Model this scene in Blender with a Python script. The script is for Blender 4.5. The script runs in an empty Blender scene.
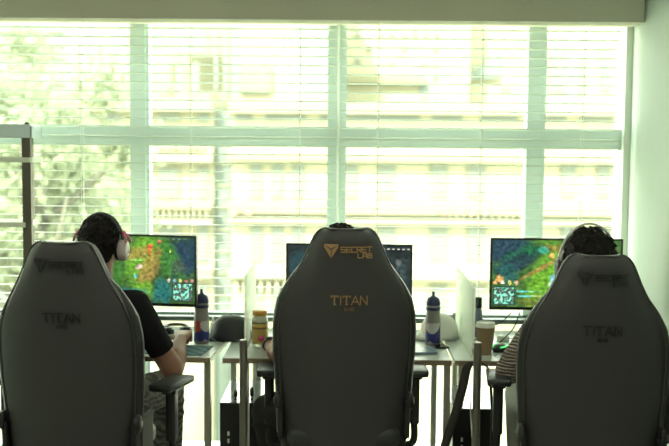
import bpy, bmesh, math, random
import numpy as np
from mathutils import Vector, Matrix, Euler, noise
C = bpy.context.scene.collection
PI = math.pi
rnd = random.Random(7)
V = Vector

# ------------------------------------------------------------------ camera
F = 1050.0
HC = 1.71
cam_d = bpy.data.cameras.new('camera'); cam = bpy.data.objects.new('camera', cam_d); C.objects.link(cam)
cam_d.sensor_width = 36; cam_d.lens = F/669*36; cam_d.clip_end = 500
ROT = (Matrix.Rotation(math.radians(0.57), 3, 'Z') @ Matrix.Rotation(PI/2-math.atan(85/F), 3, 'X') @ Matrix.Rotation(math.radians(0.5), 3, 'Z'))
cam.matrix_world = Matrix.Translation((0, 0, HC)) @ ROT.to_4x4()
cam_d.dof.use_dof = True; cam_d.dof.focus_distance = 4.35; cam_d.dof.aperture_fstop = 2.6
bpy.context.scene.camera = cam

def ray(px, py):
    return ROT @ V(((px-334.5)/F, -(py-223)/F, -1))
def at(px, py, Y):                       # point of the place seen at a pixel, at distance Y
    d = ray(px, py); return V((0, 0, HC)) + d*(Y/d.y)

# ------------------------------------------------------------------ materials
MATS = {}
def mat(name, col, rough=0.6, metal=0.0, bump=0.0, bscale=60, var=0.0, vscale=8, coat=0.0, emit=None, estr=0, spec=0.5, trans=0.0):
    if name in MATS: return MATS[name]
    m = bpy.data.materials.new(name); m.use_nodes = True
    nt = m.node_tree; b = nt.nodes['Principled BSDF']
    b.inputs['Base Color'].default_value = (*col, 1); b.inputs['Roughness'].default_value = rough
    b.inputs['Metallic'].default_value = metal; b.inputs['Coat Weight'].default_value = coat
    b.inputs['Specular IOR Level'].default_value = spec
    b.inputs['Transmission Weight'].default_value = trans
    tc = nt.nodes.new('ShaderNodeTexCoord')
    if var or True:
        n = nt.nodes.new('ShaderNodeTexNoise'); n.inputs['Scale'].default_value = vscale; n.inputs['Detail'].default_value = 4
        nt.links.new(tc.outputs['Object'], n.inputs['Vector'])
        r = nt.nodes.new('ShaderNodeMapRange'); v = max(var, 0.03)
        r.inputs['To Min'].default_value = 1-v; r.inputs['To Max'].default_value = 1+v
        nt.links.new(n.outputs['Fac'], r.inputs['Value'])
        mx = nt.nodes.new('ShaderNodeVectorMath'); mx.operation = 'SCALE'; mx.inputs[0].default_value = col
        nt.links.new(r.outputs['Result'], mx.inputs['Scale']); nt.links.new(mx.outputs['Vector'], b.inputs['Base Color'])
    if bump:
        n2 = nt.nodes.new('ShaderNodeTexNoise'); n2.inputs['Scale'].default_value = bscale; n2.inputs['Detail'].default_value = 5
        nt.links.new(tc.outputs['Object'], n2.inputs['Vector'])
        bp = nt.nodes.new('ShaderNodeBump'); bp.inputs['Strength'].default_value = bump; bp.inputs['Distance'].default_value = 0.01
        nt.links.new(n2.outputs['Fac'], bp.inputs['Height']); nt.links.new(bp.outputs['Normal'], b.inputs['Normal'])
    if emit:
        b.inputs['Emission Color'].default_value = (*emit, 1); b.inputs['Emission Strength'].default_value = estr
    MATS[name] = m; return m

def glass(name, tint, refl=0.06, diffuse=0.0, dcol=(.9, .95, .9)):
    m = bpy.data.materials.new(name); m.use_nodes = True; nt = m.node_tree; nt.nodes.clear()
    o = nt.nodes.new('ShaderNodeOutputMaterial'); t = nt.nodes.new('ShaderNodeBsdfTransparent'); t.inputs[0].default_value = (*tint, 1)
    g = nt.nodes.new('ShaderNodeBsdfGlossy'); g.inputs['Roughness'].default_value = 0.03
    mx = nt.nodes.new('ShaderNodeMixShader'); mx.inputs[0].default_value = refl
    nt.links.new(t.outputs[0], mx.inputs[1]); nt.links.new(g.outputs[0], mx.inputs[2])
    out = mx.outputs[0]
    if diffuse:
        d = nt.nodes.new('ShaderNodeBsdfDiffuse'); d.inputs[0].default_value = (*dcol, 1)
        tl = nt.nodes.new('ShaderNodeBsdfTranslucent'); tl.inputs[0].default_value = (*dcol, 1)
        m1 = nt.nodes.new('ShaderNodeMixShader'); m1.inputs[0].default_value = 0.5
        nt.links.new(d.outputs[0], m1.inputs[1]); nt.links.new(tl.outputs[0], m1.inputs[2])
        m2 = nt.nodes.new('ShaderNodeMixShader'); m2.inputs[0].default_value = diffuse
        nt.links.new(out, m2.inputs[1]); nt.links.new(m1.outputs[0], m2.inputs[2]); out = m2.outputs[0]
    nt.links.new(out, o.inputs['Surface']); return m

def wave_mat(name, c1, c2, scale, rough=.85, axis='Z', dist=2.0, bump=.5, dscale=1.5):
    m = bpy.data.materials.new(name); m.use_nodes = True; nt = m.node_tree; b = nt.nodes['Principled BSDF']
    tc = nt.nodes.new('ShaderNodeTexCoord'); w = nt.nodes.new('ShaderNodeTexWave'); w.bands_direction = axis
    w.inputs['Scale'].default_value = scale; w.inputs['Distortion'].default_value = dist; w.inputs['Detail Scale'].default_value = dscale
    nt.links.new(tc.outputs['Object'], w.inputs['Vector'])
    mx = nt.nodes.new('ShaderNodeMix'); mx.data_type = 'RGBA'
    mx.inputs['A'].default_value = (*c1, 1); mx.inputs['B'].default_value = (*c2, 1)
    nt.links.new(w.outputs['Fac'], mx.inputs['Factor']); nt.links.new(mx.outputs['Result'], b.inputs['Base Color'])
    bp = nt.nodes.new('ShaderNodeBump'); bp.inputs['Strength'].default_value = bump; bp.inputs['Distance'].default_value = .01
    nt.links.new(w.outputs['Fac'], bp.inputs['Height']); nt.links.new(bp.outputs['Normal'], b.inputs['Normal'])
    b.inputs['Roughness'].default_value = rough; return m

M_wall = mat('painted_wall', (.56, .64, .57), .85, bump=.03, bscale=200)
M_ceil = mat('ceiling_paint', (.7, .7, .62), .9)
M_soffit = mat('soffit_paint', (.68, .66, .54), .85, var=.06, vscale=2)
M_floor = mat('floor_vinyl', (.42, .42, .36), .45, var=.1)
M_frame = mat('window_frame_grey', (.66, .75, .72), .55)
M_jamb = mat('white_jamb', (.8, .84, .76), .6)
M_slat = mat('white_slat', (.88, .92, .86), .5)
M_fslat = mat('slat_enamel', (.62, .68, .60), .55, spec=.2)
M_cord = mat('white_cord', (.9, .92, .85), .7)
M_pane = glass('clear_pane', (.96, .99, .96), .03)
M_dark = mat('dark_chair_fabric', (.047, .046, .047), .62, bump=.25, bscale=500, var=.12, vscale=220)
M_leather = mat('dark_chair_leather', (.030, .033, .031), .34, bump=.1, bscale=250)
M_rim = mat('chair_rim_highlight', (.06, .06, .055), .35)  # paler tone standing in for light along the chair edges
M_plast = mat('black_plastic', (.014, .015, .015), .45)
M_pad = mat('armrest_pad', (.020, .023, .025), .38)
M_gold = mat('copper_logo_print', (.42, .26, .12), .45)
M_blk = mat('black_logo_print', (.016, .016, .016), .6)
M_steel = mat('brushed_steel', (.26, .25, .21), .4, .7)
M_alu = mat('silver_leg_paint', (.42, .42, .36), .4, .5)
M_desk = mat('light_grey_desktop', (.52, .57, .54), .32, var=.03)
M_edge = mat('tan_desk_edge', (.30, .24, .16), .6)
M_frost = glass('frosted_acrylic', (.9, .96, .88), .04, .75, (.94, .96, .90))
M_pc = mat('black_pc_case', (.02, .021, .02), .3)
M_pctop = mat('pc_top_sheen', (.16, .18, .17), .12)  # top paler than the case, window reflection put into its colour
M_skin = mat('skin', (.33, .175, .115), .5, bump=.05, bscale=120, var=.08, vscale=30)
M_hair = mat('black_hair', (.010, .009, .008), .7, bump=.5, bscale=70, spec=.15)
M_tee = mat('black_cotton', (.013, .014, .015), .9, bump=.4, bscale=14, spec=.15)
M_trs = wave_mat('mottled_grey_trousers', (.05, .05, .045), (.14, .14, .12), 9, dist=9, bump=.6)
M_trl = mat('light_grey_trousers', (.42, .45, .40), .85, bump=.7, bscale=12)
M_trd = mat('dark_trousers', (.018, .018, .018), .85, bump=.4, bscale=14)
M_knit = wave_mat('ribbed_taupe_knit', (.25, .21, .17), (.42, .37, .31), 22, dist=3.2, bump=1.0, dscale=1.2)
M_grey = mat('grey_sweatshirt', (.2, .2, .18), .85, bump=.4, bscale=16)
M_shoe = mat('dark_shoe', (.05, .05, .05), .6)
M_pink = mat('pink_plastic', (.65, .13, .25), .45)
M_cup = mat('pale_headset_plastic', (.46, .40, .38), .45)
M_silver = mat('silver_headband', (.62, .62, .58), .3, .3)
M_face = mat('lips_and_eyes', (.08, .04, .03), .5)

# ------------------------------------------------------------------ mesh helpers
def link(name, bm, m, parent=None, smooth=False, mats=None):
    me = bpy.data.meshes.new(name); bm.normal_update(); bm.to_mesh(me); bm.free()
    for mm in (mats or [m]): me.materials.append(mm)
    if smooth: me.polygons.foreach_set('use_smooth', [True]*len(me.polygons))
    o = bpy.data.objects.new(name, me); C.objects.link(o)
    if parent: o.parent = parent
    return o
def tag(o, label=None, cat=None, group=None, kind=None):
    if label: o['label'] = label
    if cat: o['category'] = cat
    if group: o['group'] = group
    if kind: o['kind'] = kind
    return o
def empty(name, loc, label=None, cat=None, group=None, kind=None, rz=0):
    o = bpy.data.objects.new(name, None); C.objects.link(o); o.location = loc; o.rotation_euler = (0, 0, rz)
    o.empty_display_size = .1
    return tag(o, label, cat, group, kind)
def box(bm, x0, x1, y0, y1, z0, z1, M=None, bev=0):
    r = bmesh.ops.create_cube(bm, size=1); vs = r['verts']
    for v in vs: v.co = V(((x0+x1)/2+v.co.x*(x1-x0), (y0+y1)/2+v.co.y*(y1-y0), (z0+z1)/2+v.co.z*(z1-z0)))
    if bev:
        es = list({e for v in vs for e in v.link_edges})
        r2 = bmesh.ops.bevel(bm, geom=es, offset=bev, segments=3, affect='EDGES', profile=.5)
        vs = [v for v in r2['verts']] + [v for v in vs if v.is_valid]
        vs = list(set(vs))
    if M is not None:
        for v in vs: v.co = M @ v.co
    return vs
def nb(): return bmesh.new()
def bx(name, m, parent, *a, bev=0, M=None, smooth=False):
    bm = nb(); box(bm, *a, bev=bev, M=M); return link(name, bm, m, parent, smooth)
def lathe(bm, prof, n=28, c=(0, 0, 0), M=None, mi=0):
    rings = []
    for r, z in prof:
        rings.append([bm.verts.new(V((c[0]+r*math.cos(2*PI*i/n), c[1]+r*math.sin(2*PI*i/n), c[2]+z))) for i in range(n)])
    fs = []
    for a, b in zip(rings, rings[1:]):
        for i in range(n): fs.append(bm.faces.new((a[i], a[(i+1) % n], b[(i+1) % n], b[i])))
    fs.append(bm.faces.new(rings[0][::-1])); fs.append(bm.faces.new(rings[-1]))
    for f in fs: f.material_index = mi
    if M is not None:
        for rg in rings:
            for v in rg: v.co = M @ v.co
def tube(bm, pts, r, n=8, closed=False):
    pts = [V(p) for p in pts]; rings = []
    up = None
    for i, p in enumerate(pts):
        a = pts[i-1] if (i or closed) else p; b = pts[(i+1) % len(pts)] if (i < len(pts)-1 or closed) else p
        t = (b-a).normalized()
        if up is None: up = V((0, 0, 1)) if abs(t.z) < .9 else V((1, 0, 0))
        s = t.cross(up).normalized(); up = s.cross(t).normalized()
        rr = r[i] if isinstance(r, (list, tuple)) else r
        rings.append([bm.verts.new(p+(s*math.cos(2*PI*k/n)+up*math.sin(2*PI*k/n))*rr) for k in range(n)])
    m = len(rings)
    for i in range(m if closed else m-1):
        a, b = rings[i], rings[(i+1) % m]
        for k in range(n): bm.faces.new((a[k], a[(k+1) % n], b[(k+1) % n], b[k]))
    if not closed:
        bm.faces.new(rings[0][::-1]); bm.faces.new(rings[-1])
def spline(pts, n=8):
    P = [V(p) for p in pts]; P = [P[0]*2-P[1]]+P+[P[-1]*2-P[-2]]; out = []
    for i in range(1, len(P)-2):
        for k in range(n):
            t = k/n; a, b, c, d = P[i-1:i+3]
            out.append(.5*((2*b)+(c-a)*t+(2*a-5*b+4*c-d)*t*t+(3*b-a-3*c+d)*t**3))
    out.append(P[-2]); return out
# blob primitives, fused by voxel remesh
def ell(bm, c, r, R=None):
    res = bmesh.ops.create_icosphere(bm, subdivisions=3, radius=1)
    for v in res['verts']:
        p = V((v.co.x*r[0], v.co.y*r[1], v.co.z*r[2]))
        if R is not None: p = R @ p
        v.co = p+V(c)
def cap(bm, p, q, r1, r2, flat=False, sq=1.0):
    p, q = V(p), V(q); d = q-p; L = d.length; z = d.normalized()
    u = V((0, 0, 1)) if abs(z.z) < .9 else V((0, 1, 0)); s = z.cross(u).normalized(); t = s.cross(z)
    prof = []
    if flat: prof = [(r1, 0), (r2, L)]
    else:
        prof = [(r1*math.sin(a), -r1*math.cos(a)) for a in np.linspace(.15, PI/2, 6)]+[(r2*math.cos(a), L+r2*math.sin(a)) for a in np.linspace(0, PI/2-.15, 6)]
    n = 20; rings = []
    for r, h in prof: rings.append([bm.verts.new(p+z*h+s*(r*math.cos(2*PI*i/n))+t*(r*sq*math.sin(2*PI*i/n))) for i in range(n)])
    for a, b in zip(rings, rings[1:]):
        for i in range(n): bm.faces.new((a[i], a[(i+1) % n], b[(i+1) % n], b[i]))
    bm.faces.new(rings[0][::-1]); bm.faces.new(rings[-1])
def fuse(name, bm, m, parent, voxel=.006, smooth=5):
    bmesh.ops.recalc_face_normals(bm, faces=bm.faces)
    o = link(name, bm, m)
    r = o.modifiers.new('r', 'REMESH'); r.mode = 'VOXEL'; r.voxel_size = voxel; r.use_smooth_shade = True
    if smooth:
        s = o.modifiers.new('s', 'SMOOTH'); s.factor = .5; s.iterations = smooth
    dg = bpy.context.evaluated_depsgraph_get(); me = bpy.data.meshes.new_from_object(o.evaluated_get(dg))
    old = o.data; o.modifiers.clear(); o.data = me; bpy.data.meshes.remove(old); me.name = name
    me.polygons.foreach_set('use_smooth', [True]*len(me.polygons))
    if not me.materials: me.materials.append(m)
    o.parent = parent; return o

# ------------------------------------------------------------------ room
XR, XL, YW, YB, ZC = 1.50, -3.2, 5.65, -2.6, 2.75
def st(name, m, *a): return tag(bx(name, m, None, *a), kind='structure')
st('floor', M_floor, XL, XR, YB, YW+.15, -.1, 0)
st('ceiling', M_ceil, XL, XR, YB, YW+.15, ZC, ZC+.1)
st('wall_right', M_wall, XR, XR+.15, YB, YW+.15, -.1, ZC+.1)
st('wall_left', M_wall, XL-.15, XL, YB, YW+.15, -.1, ZC+.1)
st('wall_back', M_wall, XL-.15, XR+.15, YB-.15, YB, -.1, ZC+.1)
st('wall_front', M_wall, XL, XR, YW-.05, YW+.15, 2.44, ZC)
st('trim_1', M_soffit, XL, XR-.008, 5.35, YW-.05, 2.302, ZC)            # blind box above the window
st('trim_2', M_jamb, XR-.035, XR, 5.57, YW+.1, 0.0, 2.44)
st('baseboard_right', M_jamb, XR-.015, XR, YB, 5.57, 0, .09)
win = empty('window_1', (0, YW, 0), kind='structure')
def wx(px): return at(px, 180, YW).x
mx_ = [wx(141), wx(336.5), wx(534)]; mw = .05
pitch = mx_[1]-mx_[0]
mull = [mx_[0]-pitch]+mx_
zt0, zt1 = at(336, 147.5, YW).z, at(336, 127, YW).z
zr0, zr1 = .735, .765
for x in mull:
    bm = nb(); box(bm, x-mw, x+mw-.022, -.03, .06, 0.0, 2.44); box(bm, x+mw-.022, x+mw-.018, -.036, .05, 0, 2.44); box(bm, x+mw-.018, x+mw, -.02, .06, 0, 2.44)
    link('mullion', bm, M_frame, win)
bm = nb(); box(bm, XL, XR-.035, -.035, .05, zt0+.035, zt1); box(bm, XL, XR-.035, -.05, .05, zt0+.027, zt0+.034); box(bm, XL, XR-.035, -.034, .05, zt0, zt0+.027)
link('transom', bm, M_frame, win)
bx('transom', mat('dark_rail', (.13, .17, .15), .5), win, XL, XR-.035, -.04, .03, zr0, zr1)
bx('window_frame', M_frame, win, XL, XR-.035, -.03, .06, 0, .02)
bx('window_frame', M_frame, win, XL, XR-.035, -.03, .06, 2.40, 2.44)
xs = [XL]+mull+[XR-.035]
for i in range(len(xs)-1):
    for z0, z1 in ((.02, zr0), (zr1, zt0), (zt1, 2.40)):
        bx('pane', M_pane, win, xs[i]+.04, xs[i+1]-.04, .01, .018, z0, z1)

# venetian blinds
YBL = 5.5
M_rail = mat('grey_rail', (.15, .19, .17), .5)
def blind(x0, x1, cords, wand, label):
    t = empty('venetian_blind', ((x0+x1)/2, YBL, 2.38), label, 'blind')
    ox = (x0+x1)/2; hw = (x1-x0)/2
    bx('headrail', M_slat, t, -hw, hw, -.025, .025, -.05, -.002)
    bm = nb(); z = -.109; n = 0
    while z > -1.58:
        vs = []
        T = math.radians(-4)
        prof = [(-.025, -.0013), (-.012, .0010), (0, .0017), (.012, .0010), (.025, -.0013)]
        rows = []
        for dz in (.0009, -.0009):
            for y, h in prof:
                yy = y*math.cos(T); zz = z+h+dz+y*math.sin(T)
                rows.append((bm.verts.new((-hw, yy, zz)), bm.verts.new((hw, yy, zz))))
        for k in range(4):
            bm.faces.new((rows[k][0], rows[k][1], rows[k+1][1], rows[k+1][0]))
            bm.faces.new((rows[5+k+1][0], rows[5+k+1][1], rows[5+k][1], rows[5+k][0]))
        bm.faces.new((rows[0][0], rows[5][0], rows[5][1], rows[0][1])); bm.faces.new((rows[4][0], rows[4][1], rows[9][1], rows[9][0]))
        z -= .0465
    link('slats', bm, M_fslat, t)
    bx('bottom_rail', M_rail, t, -hw, hw, -.025, .025, -1.64, -1.615, bev=.004)
    for c in cords:
        bm = nb(); tube(bm, [(c-ox, -.027, -.05), (c-ox, -.027, -1.60)], .0014, 6); tube(bm, [(c-ox, .027, -.05), (c-ox, .027, -1.60)], .0014, 6)
        zz = -.109
        while zz > -1.58: box(bm, c-ox-.003, c-ox+.003, -.028, .028, zz-.003, zz-.0012); zz -= .0465
        link('ladder_cord', bm, M_cord, t)
    if wand is not None:
        bm = nb(); tube(bm, [(wand-ox, -.036, -.03), (wand-ox, -.036, -1.2)], .0065, 10); tube(bm, [(wand-ox, -.02, -.03), (wand-ox, -.036, -.034)], .004, 8)
        link('tilt_wand', bm, M_frost, t, True)
bX = lambda px: at(px, 130, YBL).x
blind(bX(-230), bX(335), [bX(82), bX(191), bX(300), bX(-30), bX(-140)], bX(338.2), 'white horizontal slatted blind on the left, the one with the tilt wand')
blind(bX(341), bX(619), [bX(378), bX(481), bX(582)], None, 'white horizontal slatted blind on the right, ending at the side wall')

# fill light panels added in the ceiling, out of view, to brighten the chair backs
M_fill_panel = mat('fill_panel_diffuser', (.8, .8, .75), .5, emit=(1, .93, .80), estr=2.0)
for i, (x, y) in enumerate(((-1.9, 1.0), (.3, 1.0), (-1.9, 3.2), (.3, 3.2))):
    t = empty('fill_light_panel', (x, y, ZC), 'square fill light panel added in the ceiling over the %s side %s' % (('left', 'right')[i % 2], ('behind the viewer', 'above the chairs')[i//2]), 'fill light', 'added fill light panels')
    bm = nb(); box(bm, -.31, .31, -.31, -.29, -.02, 0); box(bm, -.31, .31, .29, .31, -.02, 0); box(bm, -.31, -.29, -.29, .29, -.02, 0); box(bm, .29, .31, -.29, .29, -.02, 0)
    link('frame', bm, M_jamb, t); bx('diffuser', M_fill_panel, t, -.29, .29, -.29, .29, -.014, -.001)

# shelving rack at left
rk = empty('shelving_rack', (-2.0, 5.30, 0), 'pale metal rack with open shelves against the window at the left edge', 'rack')
X1 = at(30, 150, 5.2).x+2.0
za, zb = at(15, 138, 5.2).z, at(15, 124, 5.2).z
M_rack = mat('pale_blue_rack', (.70, .82, .84), .45); M_rackp = mat('brown_grey_post', (.13, .12, .09), .5, .3); M_board = mat('cream_shelf', (.72, .76, .62), .5)
for sx in (X1-.022, -.78):
    for sy in (-.08, .10): bx('post', M_rackp, rk, sx-.022-(sy > 0)*.045, sx+.022-(sy > 0)*.045, sy-.012, sy+.012, 0, zb-.01)
bx('top_beam', M_rack, rk, -.80, X1, -.095, .115, za, zb, bev=.006)
for py in (160, 225):
    z = at(15, py, 5.2).z; bx('shelf', M_board, rk, -.80, X1-(0.0 if py == 160 else .03), -.10, .12, z-.012, z+.013)
bx('shelf', M_board, rk, -.80, X1-.03, -.10, .12, .30, .325)
bm = nb(); lathe(bm, [(.010, 0), (.012, .004), (.006, .01)], 12, (X1-.02, -.08, zb)); link('cap', bm, M_plast, rk, True)

# ------------------------------------------------------------------ desks
ZD = .711
def desk(x, y, w, d, rz, label, inl=.02, inr=.0):
    t = empty('desk', (x, y, 0), label, 'desk', rz=rz)          # origin: front-right corner on the floor
    bx('desktop', M_desk, t, -w, 0, 0.004, d, ZD-.024, ZD, bev=.002)
    bx('edge_banding', M_edge, t, -w, 0, 0, .004, ZD-.024, ZD-.001)
    for lx in (-w+inl+.018, -inr-.018):
        for ly in (.04, d-.04):
            bm = nb(); box(bm, lx-.015, lx+.015, ly-.015, ly+.015, .012, ZD-.024, bev=.003); l = link('leg', bm, M_alu, t)
            bm = nb(); lathe(bm, [(.018, 0), (.018, .008), (.012, .012)], 14, (lx, ly, 0)); link('foot', bm, M_plast, l)
    bx('crossbar', M_alu, t, -w+.06, -.06, d-.06, d-.035, ZD-.06, ZD-.026)
    return t
fr = lambda px, py: at(px, py, 4.69)
dl = desk(at(210, 361, 4.69).x, 4.69, 1.0, .76, -math.radians(4), 'light grey desk in front of the person in the black t-shirt')
dm_r = at(452, 363, 4.69).x; dm_l = at(222.5, 362, 4.69).x
desk(dm_r, 4.69, dm_r-dm_l, .76, 0, 'middle light grey desk holding the yellow jar and the white cap', .085)
dr_l = at(455, 364, 4.69).x
desk(XR-.02, 4.69, XR-.02-dr_l, .76, 0, 'light grey desk by the side wall holding the paper coffee cup', .09, .02)

# partitions
def partition(X, y0, y1, zt, label):
    t = empty('desk_partition', (X, 4.56, 0), label, 'partition'); px_ = .026 if X < 0 else .0
    b = nb(); a0, a1 = y0-4.56, y1-4.56
    box(b, -.006, .006, a0, a1, ZD+.003, zt, bev=.002); link('panel', b, M_frost, t)
    for y, z in ((0, .822), (a1+.04, .80)):
        b = nb(); lathe(b, [(.0175, 0), (.0175, z-.004), (.015, z)], 18, (px_ if y == 0 else 0, y, 0)); p = link('post', b, M_steel, t, False)
    b = nb(); box(b, px_-.006, px_, .0, a0+.006, ZD+.03, ZD+.05); box(b, -.003, .003, a1-.006, a1+.04, ZD+.03, ZD+.05); link('clamp', b, M_steel, t)
partition(-.467, 4.92, 5.44, 1.055, 'frosted white partition on a steel post between left and middle desks')
partition(.588, 4.71, 5.435, 1.04, 'frosted white partition on a steel post beside the paper coffee cup')

# ------------------------------------------------------------------ monitors
def paint(blobs, base, seed, mm=None):
    nx, ny = 200, 114; img = np.zeros((ny, nx, 3))
    for j in range(ny):
        for i in range(nx):
            u, v = (i+.5)/nx, (j+.5)/ny
            n1 = noise.noise(V((u*9+seed, v*6, 0))); n2 = noise.noise(V((u*30+seed, v*20, 3.)))
            img[j, i] = np.array(base)*(1+.5*n1+.35*n2)
    U, W = np.meshgrid((np.arange(nx)+.5)/nx, (np.arange(ny)+.5)/ny)
    N = np.array([[noise.noise(V((i*.09+seed*3, j*.09, 1.))) for i in range(nx)] for j in range(ny)])
    N2 = np.array([[noise.noise(V((i*.3+seed*3, j*.3, 5.))) for i in range(nx)] for j in range(ny)])
    for (cx, cy, rx, ry, rot, col, al, hard) in blobs:
        dx, dy = (U-cx)*1.75, (W-cy); c, s = math.cos(rot), math.sin(rot)
        a, b = dx*c+dy*s, -dx*s+dy*c
        if hard == 2: m = ((abs(a) < rx) & (abs(b) < ry))*1.0
        else:
            q = np.sqrt((a/rx)**2+(b/ry)**2)+(.35*N+.2*N2)*(1-hard)+.9*N2*hard
            m = np.clip((1.15-q)/(.5 if hard == 0 else .25), 0, 1)
        m = (m*al)[..., None]; img = img*(1-m)+np.array(col)*(1+(.45*N2*(hard < 2)+.2*N*(hard < 2)))[..., None]*m
    N3 = np.array([[noise.noise(V((i*.16+seed, j*.2, 9.)))+.6*noise.noise(V((i*.5, j*.5+seed, 2.))) for i in range(nx)] for j in range(ny)])
    img = img*np.clip(1+.75*N3, .3, 1.8)[..., None]
    if mm:
        cx, cy, w_, h_ = mm; g = (abs(U-cx) < w_) & (abs(W-cy) < h_); e_ = (abs(U-cx) < w_+.009) & (abs(W-cy) < h_+.014) & ~g
        K = np.array([[noise.noise(V((i*.22+seed, j*.22, 4.))) for i in range(nx)] for j in range(ny)]); K2 = np.array([[noise.noise(V((i*.6, j*.6+seed, 6.))) for i in range(nx)] for j in range(ny)])
        img[e_] = (.03, .05, .05); img[g] = (.04, .07, .06)
        img[g & (K > .06)] = (.06, .45, .30); img[g & (K > .2)] = (.25, .80, .60); img[g & (K2 > .34)] = (.55, .85, .55); img[g & (K < -.3)] = (.10, .11, .10)
    return np.clip(img, 0, 1)
def screen_mesh(img, w, h):
    ny, nx, _ = img.shape; bm = nb()
    vs = [[bm.verts.new((-w/2+w*i/nx, 0, h/2-h*j/ny)) for i in range(nx+1)] for j in range(ny+1)]
    lay = bm.loops.layers.float_color.new('picture')
    for j in range(ny):
        for i in range(nx):
            f = bm.faces.new((vs[j+1][i], vs[j+1][i+1], vs[j][i+1], vs[j][i])); c = (*[float(q) for q in img[j, i]], 1)
            for l in f.loops: l[lay] = c
    return bm
M_scr = bpy.data.materials.new('lit_screen'); M_scr.use_nodes = True
nt = M_scr.node_tree; b_ = nt.nodes['Principled BSDF']; vc = nt.nodes.new('ShaderNodeVertexColor'); vc.layer_name = 'picture'
b_.inputs['Base Color'].default_value = (.01, .01, .01, 1); b_.inputs['Roughness'].default_value = .35
nt.links.new(vc.outputs['Color'], b_.inputs['Emission Color']); b_.inputs['Emission Strength'].default_value = .27
def monitor(x, y, zc, rz, w, h, img, label):
    t = empty('monitor', (x, y, ZD), label, 'monitor', rz=rz); z = zc-ZD
    b = nb(); box(b, -w/2, w/2, .004, .028, z-h/2, z+h/2, bev=.003); box(b, -.12, .12, .028, .06, z-.11, z+.11, bev=.01)
    link('body', b, M_plast, t)
    b = nb(); e = .008
    box(b, -w/2, w/2, -.002, .0045, z+h/2-e, z+h/2); box(b, -w/2, w/2, -.002, .0045, z-h/2, z-h/2+.014)
    box(b, -w/2, -w/2+e, -.002, .0045, z-h/2+.014, z+h/2-e); box(b, w/2-e, w/2, -.002, .0045, z-h/2+.014, z+h/2-e); link('bezel', b, M_plast, t)
    s = link('screen', screen_mesh(img, w-2*e, h-e-.014), M_scr, t); s.location = (0, .003, z+.003)
    b = nb(); box(b, -.03, .03, .055, .075, .012, z+.02, bev=.004); link('stand', b, M_plast, t)
    b = nb(); box(b, -.12, .12, -.05, .14, 0, .012, bev=.004); link('base', b, M_plast, t)
G1, G2, DB, OR, TE = (.14, .36, .03), (.05, .20, .03), (.02, .05, .08), (.34, .22, .06), (.02, .15, .14)
def minimap(cx, cy, s, sgn):
    L = [(cx, cy, .165*s, .155*s, 0, (.03, .05, .04), 1, 2), (cx, cy, .15*s, .14*s, 0, (.04, .07, .05), 1, 2)]
    for (a, b, r1, r2, c) in ((-.10, -.07, .035, .07, (.25, .85, .6)), (-.06, .06, .05, .04, (.1, .6, .4)), (.02, .10, .09, .025, (.2, .8, .55)), (.08, .04, .03, .05, (.15, .6, .5)), (-.04, -.03, .03, .02, (.3, .8, .55)), (.11, .1, .025, .03, (.4, .9, .7)), (.01, .02, .03, .03, (.1, .45, .35)), (-.11, .11, .02, .02, (.6, .9, .5)), (.1, -.09, .03, .03, (.10, .12, .10))):
        L.append((cx+a*s/1.75, cy+b*s, r1*s, r2*s, .4, c, .9, 0))
    return L
im1 = paint([(.88, .3, .32, .32, 0, DB, .95, 0), (.55, .30, .24, .42, .5, G1, .9, 0), (.78, .35, .16, .5, -.4, G2, .85, 0), (.60, .5, .14, .4, .35, OR, .75, 0),
    (.52, .25, .25, .10, -.3, OR, .7, 0), (.55, .8, .22, .14, 0, G1, .9, 0), (.72, .82, .16, .2, 0, TE, .9, 0), (.83, .65, .12, .12, 0, (.03, .1, .05), .8, 0), (.86, .45, .12, .12, 0, (.07, .09, .08), .7, 0), (.45, .85, .3, .08, 0, TE, .8, 0),
    (.2, .5, .35, .45, 0, G2, .8, 0),
    (.62, .16, .035, .05, 0, (.75, .12, .05), .9, 1), (.615, .24, .02, .03, 0, (.6, .1, .03), .9, 1), (.70, .07, .025, .025, 0, (.7, .15, .1), .9, 1), (.52, .46, .05, .035, -.4, (.8, .55, .5), .85, 1), (.5, .36, .09, .008, 0, (.3, .8, .2), .9, 2),
    (.49, .60, .03, .03, 0, (.2, .75, .7), .9, 1), (.79, .22, .012, .02, 0, (.6, .7, .1), .9, 1)]
    + [(.775+.05*k, .655, .024, .026, 0, [(.7, .6, .5), (.3, .5, .6), (.7, .7, .2), (.6, .2, .2), (.7, .3, .3)][k], .9, 1) for k in range(5)]
    + [(.72+.05*k, .03, .018, .008, 0, (.35, .4, .4), .8, 2) for k in range(5)], (.04, .10, .025), 1.3, (.895, .825, .078, .125))
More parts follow.
